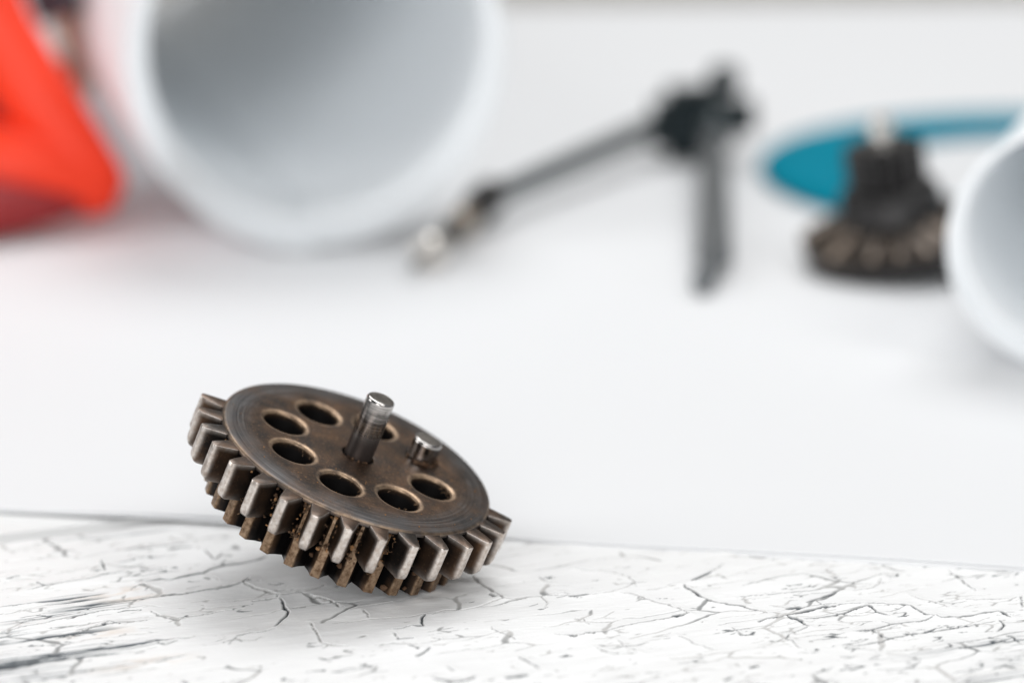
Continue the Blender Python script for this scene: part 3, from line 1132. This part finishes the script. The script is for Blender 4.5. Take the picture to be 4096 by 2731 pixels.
# ------------------------------------------------------------------ rolled sheets of paper
def paper_roll(label, base, yaw, ro, ri, length, turns):
    """one long sheet wound into a tube that rests on the paper; axis runs away from the lens"""
    root = thing('paper_roll', label, 'paper roll', base, 'rolls of white paper')
    root.rotation_euler = (0, 0, yaw)
    V, F = [], []
    n = 96 * turns
    pitch = (ro - ri) / turns
    ys = (0, 0.002, length * 0.25, length * 0.5, length * 0.75, length)
    for i in range(n + 1):
        f = i / n
        a = -1.62 + 2 * math.pi * turns * f
        r = ri + (ro - ri) * f
        zc = ro + (ro - ri) * 0.8 * (1 - f)
        for k, y in enumerate(ys):
            dy = 0.0006 * math.sin(f * 37) + 0.0003 * math.sin(f * 91)
            V.append((r * math.cos(a), y + (dy if k < 2 else 0), zc + r * math.sin(a)))
    m = len(ys)
    for i in range(n):
        for k in range(m - 1):
            F.append((i * m + k, i * m + k + 1, (i + 1) * m + k + 1, (i + 1) * m + k))
    me = mesh('sheet', V, F, 60)
    o = link('sheet', me, M_ROLL, root)
    md = o.modifiers.new('thickness', 'SOLIDIFY')
    md.thickness = pitch * 0.97
    md.offset = 0
    return root


paper_roll('wide white paper roll with its hollow end facing the lens, beside the red clamp', (-0.0332, 0.586, PZ + 0.0006), R_(15), 0.0336, 0.0300, 0.25, 8)
paper_roll('narrow white paper roll cut by the frame, in front of the dark conical gear', (0.0842, 0.502, PZ + 0.0004), R_(-18), 0.0188, 0.0163, 0.13, 5)

# ------------------------------------------------------------------ bevel gear standing behind the narrow roll
bev = thing('bevel_gear', 'dark steel conical gear with a small pinion on top, in front of the teal ring', 'gear', (0.0666, 0.574, PZ + 0.0012))
bev.scale = (1.07, 1.07, 1.10)
bev.rotation_euler = (R_(3), R_(-10), R_(10))
V, F = lathe([(0.0045, 0.0006), (0.0138, 0.0006), (0.0146, 0.0012), (0.0148, 0.0034), (0.0138, 0.0043), (0.0080, 0.0074), (0.0068, 0.0077), (0.0066, 0.0080), (0.0020, 0.0081)], 72)
link('wheel', mesh('wheel', V, F), M_DARKSTEEL, bev)
bt = []
prof = [(-0.5, 0.0), (-0.28, 0.75), (-0.13, 1.0), (0.13, 1.0), (0.28, 0.75), (0.5, 0.0)]
A, B = Vector((0.0146, 0, 0.0040)), Vector((0.0084, 0, 0.0073))
nrm = Vector((0.0033, 0, 0.0062)).normalized()
tv, tf = [], []
for e, (p, wd, hh) in enumerate(((A, 0.0040, 0.0022), (B, 0.0021, 0.0013))):
    for y, k in prof:
        q = p + nrm * (hh * k - 0.0005)
        tv.append((q.x, y * wd, q.z))
for k in range(5):
    tf.append((k, k + 1, 7 + k, 6 + k))
tf += [(0, 6, 11, 5), tuple(range(6)), tuple(range(11, 5, -1))]
bm_ = mesh('tooth', tv, tf, 30)
bm_.materials.append(M_TOOTHSTEEL)
f0 = None
for i in range(21):
    o = bpy.data.objects.new('tooth', bm_) if f0 is None else f0.copy()
    f0 = f0 or o
    COL.objects.link(o)
    o.parent = bev
    o.rotation_euler = (0, 0, i * 2 * math.pi / 21)
link('collar', mesh('collar', *lathe([(0.0030, 0.0074), (0.0084, 0.0074), (0.0088, 0.0080), (0.0080, 0.0118), (0.0068, 0.0128), (0.0020, 0.0129)], 56)), M_DARKSTEEL, bev)
link('pinion', mesh('pinion', *lathe([(0.0020, 0.0126), (0.0052, 0.0128), (0.0050, 0.0190), (0.0044, 0.0197), (0.0010, 0.0198)], 40)), M_DARKSTEEL, bev)
tv, tf = [], []
for z in (0.0130, 0.0190):
    for x, y in ((0.0046, -0.0012), (0.0057, -0.0009), (0.0065, -0.0003), (0.0065, 0.0003), (0.0057, 0.0009), (0.0046, 0.0012)):
        tv.append((x, y, z))
for k in range(5):
    tf.append((k, k + 1, 7 + k, 6 + k))
tf += [(0, 6, 11, 5), tuple(range(6)), tuple(range(11, 5, -1))]
pm = mesh('pinion_tooth', tv, tf, 30)
pm.materials.append(M_DARKSTEEL)
f0 = None
for i in range(13):
    o = bpy.data.objects.new('pinion_tooth', pm) if f0 is None else f0.copy()
    f0 = f0 or o
    COL.objects.link(o)
    o.parent = bev
    o.rotation_euler = (0, 0, i * 2 * math.pi / 13)
link('shaft', mesh('shaft', *lathe([(0.0018, 0.0192), (0.0018, 0.0228), (0.0013, 0.0234), (0.0003, 0.0235)], 32)), M_STEEL, bev)

# ------------------------------------------------------------------ teal ring lying flat
pr = []
ro, ri, th = 0.0590, 0.0415, 0.0026
sec = [(ri + 0.0006, 0), (ro - 0.0006, 0), (ro, 0.0006), (ro, th - 0.0008), (ro - 0.0008, th), (ri + 0.0008, th), (ri, th - 0.0008), (ri, 0.0006)]
V, F = [], []
N = 160
for i in range(N):
    a = 2 * math.pi * i / N
    V += [(r * math.cos(a), r * math.sin(a), z) for r, z in sec]
for i in range(N):
    j = (i + 1) % N
    for k in range(8):
        l = (k + 1) % 8
        F.append((i * 8 + k, j * 8 + k, j * 8 + l, i * 8 + l))
o = link('plastic_ring', mesh('plastic_ring', V, F, 50), M_TEAL)
o.location = (0.1076, 0.654, PZ + 0.0001)
tag(o, 'flat teal ring lying behind the dark conical gear', 'ring')

# ------------------------------------------------------------------ drawing compass lying with its legs spread
cmp_ = thing('drawing_compass', 'drawing compass with black head and two grey legs spread on the paper', 'compass', (0.0372, 0.684, PZ))


def at(p):
    return Vector(p) - Vector((0.0372, 0.684, PZ))


def part(name, vf, m, ang=40):
    return link(name, mesh(name, *vf, ang), m, cmp_)


b = bmesh.new()
bmesh.ops.create_cube(b, size=1)
for q in b.verts:
    q.co = Vector((q.co.x * 0.0165 - 0.0010, q.co.y * 0.014 - 0.010, q.co.z * 0.0140 + 0.0072)) + Vector((0, 0, 0.0008 * q.co.x))
bmesh.ops.bevel(b, geom=b.edges[:], offset=0.0028, segments=4, affect='EDGES')
me = bpy.data.meshes.new('head')
b.to_mesh(me)
b.free()
smooth(me)
link('head', me, M_BLACK, cmp_)
part('knob', xform(lathe([(0.0010, 0), (0.0031, 0.0004), (0.0031, 0.0046), (0.0022, 0.0056), (0.0004, 0.006)], 28), Matrix.Translation((0.0052, -0.0095, 0.0128))), M_BLACK)
part('knob', xform(lathe([(0.0010, 0), (0.0036, 0.0004), (0.0038, 0.0050), (0.0030, 0.0058), (0.0004, 0.006)], 28), Matrix.Translation((0.0056, -0.011, 0.0085)) @ Matrix.Rotation(R_(90), 4, 'Y')), M_BLACK)


def along(p, q, prof, seg=28):
    """lathe profile (radius, distance) laid along p -> q"""
    p, q = at(p), at(q)
    M = Matrix.Translation(p) @ (q - p).to_track_quat('Z', 'Y').to_matrix().to_4x4()
    return xform(lathe(prof, seg), M)


P0, P1, P2 = (0.0290, 0.6730, 0.0072), (-0.0046, 0.6078, 0.0056), (-0.0166, 0.5640, 0.0030)
part('leg', along(P0, P1, [(0.0003, -0.004), (0.0023, -0.004), (0.0022, 0.02), (0.0019, 0.0780), (0.0003, 0.0780)]), M_LEG)
part('collar', along(P1, P2, [(0.0006, -0.004), (0.0030, -0.0035), (0.0033, -0.002), (0.0033, 0.0045), (0.0028, 0.0062), (0.0006, 0.0064)]), M_DARKSTEEL)
part('wheel', along(P1, P2, [(0.0006, 0.0120), (0.0022, 0.0122), (0.0026, 0.0132), (0.0027, 0.0180), (0.0023, 0.0192), (0.0006, 0.0194)]), M_BRASS)
part('stem', along(P1, P2, [(0.0004, 0.0060), (0.0019, 0.0062), (0.0019, 0.0330), (0.0004, 0.0332)]), M_DARKSTEEL)
part('tip', along(P1, P2, [(0.0004, 0.0312), (0.0024, 0.0314), (0.0031, 0.0330), (0.0031, 0.0372), (0.0028, 0.0378), (0.0004, 0.0379)]), M_STEEL, 25)
part('point', along(P1, P2, [(0.0003, 0.0370), (0.0008, 0.0375), (0.0007, 0.0440), (0.0002, 0.0465)]), M_DARKSTEEL)
Q0, Q1, Q2 = (0.0402, 0.6700, 0.0082), (0.0345, 0.5690, 0.0034), (0.0310, 0.5500, 0.0020)
vf = sweep([at(Q0), at((0.0388, 0.645, 0.0070)), at(Q1)], [0.0021, 0.0027, 0.0032], 20, flat=0.7)
part('leg', vf, M_LEGFLAT)
part('bracket', sweep([at((0.0408, 0.6650, 0.0105)), at((0.0405, 0.6640, 0.0095)), at((0.0400, 0.657, 0.0080))], [0.0022, 0.0024, 0.0022], 20), M_LEG)
part('needle_holder', along(Q1, Q2, [(0.0004, -0.0010), (0.0021, -0.0008), (0.0020, 0.0140), (0.0016, 0.0158), (0.0004, 0.0160)]), M_LEGFLAT)

# ------------------------------------------------------------------ red spring clamp at the left edge
clp = thing('spring_clamp', 'red orange plastic clamp with dark grips at the left edge of the photo', 'clamp', (-0.098, 0.625, PZ))


def cp(x, y, z):
    return Vector((x + 0.098, y - 0.625, z - PZ))


pth = [cp(-0.0748, 0.606, 0.0085), cp(-0.0790, 0.607, 0.0145), cp(-0.0855, 0.609, 0.0235), cp(-0.0925, 0.612, 0.0345), cp(-0.0975, 0.614, 0.0460), cp(-0.105, 0.616, 0.0590), cp(-0.117, 0.618, 0.060), cp(-0.123, 0.616, 0.046),
       cp(-0.1210, 0.612, 0.0300), cp(-0.1120, 0.608, 0.0180), cp(-0.1000, 0.605, 0.0140), cp(-0.0890, 0.604, 0.0120), cp(-0.0790, 0.605, 0.0092)]
rad = [0.0050, 0.0060, 0.0068, 0.0068, 0.0066, 0.0066, 0.0066, 0.0066, 0.0070, 0.0074, 0.0078, 0.0076, 0.0062]
sp = spline(pth, 6, True)
rr = [rad[i // 6] + (rad[(i // 6 + 1) % 13] - rad[i // 6]) * (i % 6) / 6 for i in range(len(sp))]
link('handle', mesh('handle', *sweep(sp, rr, 24, True, up=(0, 1, 0))), M_RED, clp)
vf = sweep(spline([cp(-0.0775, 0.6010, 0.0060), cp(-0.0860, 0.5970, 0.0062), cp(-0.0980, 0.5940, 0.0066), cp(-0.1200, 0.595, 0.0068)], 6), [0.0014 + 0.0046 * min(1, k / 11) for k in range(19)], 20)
link('lower_jaw', mesh('lower_jaw', *vf), M_SHADEDRED, clp)  # same red as the handle, its underside shade painted into the colour
vf = sweep(spline([cp(-0.0832, 0.626, 0.0365), cp(-0.0855, 0.626, 0.0420), cp(-0.0900, 0.626, 0.0500), cp(-0.098, 0.626, 0.0620)], 6), 0.0046, 20)
link('grip', mesh('grip', *vf), M_DARKGRIP, clp)
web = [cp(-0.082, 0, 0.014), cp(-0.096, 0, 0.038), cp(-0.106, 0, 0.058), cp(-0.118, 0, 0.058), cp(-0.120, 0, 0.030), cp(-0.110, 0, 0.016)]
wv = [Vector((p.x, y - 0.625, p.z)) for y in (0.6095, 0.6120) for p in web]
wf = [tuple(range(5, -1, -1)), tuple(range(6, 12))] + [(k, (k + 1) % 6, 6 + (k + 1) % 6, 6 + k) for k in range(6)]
link('web', mesh('web', wv, wf, 30), M_SHADEDRED, clp)  # plate added in the handle's opening to make it dark
vf = sweep(spline([cp(-0.0890, 0.633, 0.0150), cp(-0.0835, 0.634, 0.0200), cp(-0.0815, 0.634, 0.0280), cp(-0.0840, 0.632, 0.0370)], 6), 0.0034, 18)
link('spring', mesh('spring', *vf), M_BRASS, clp)
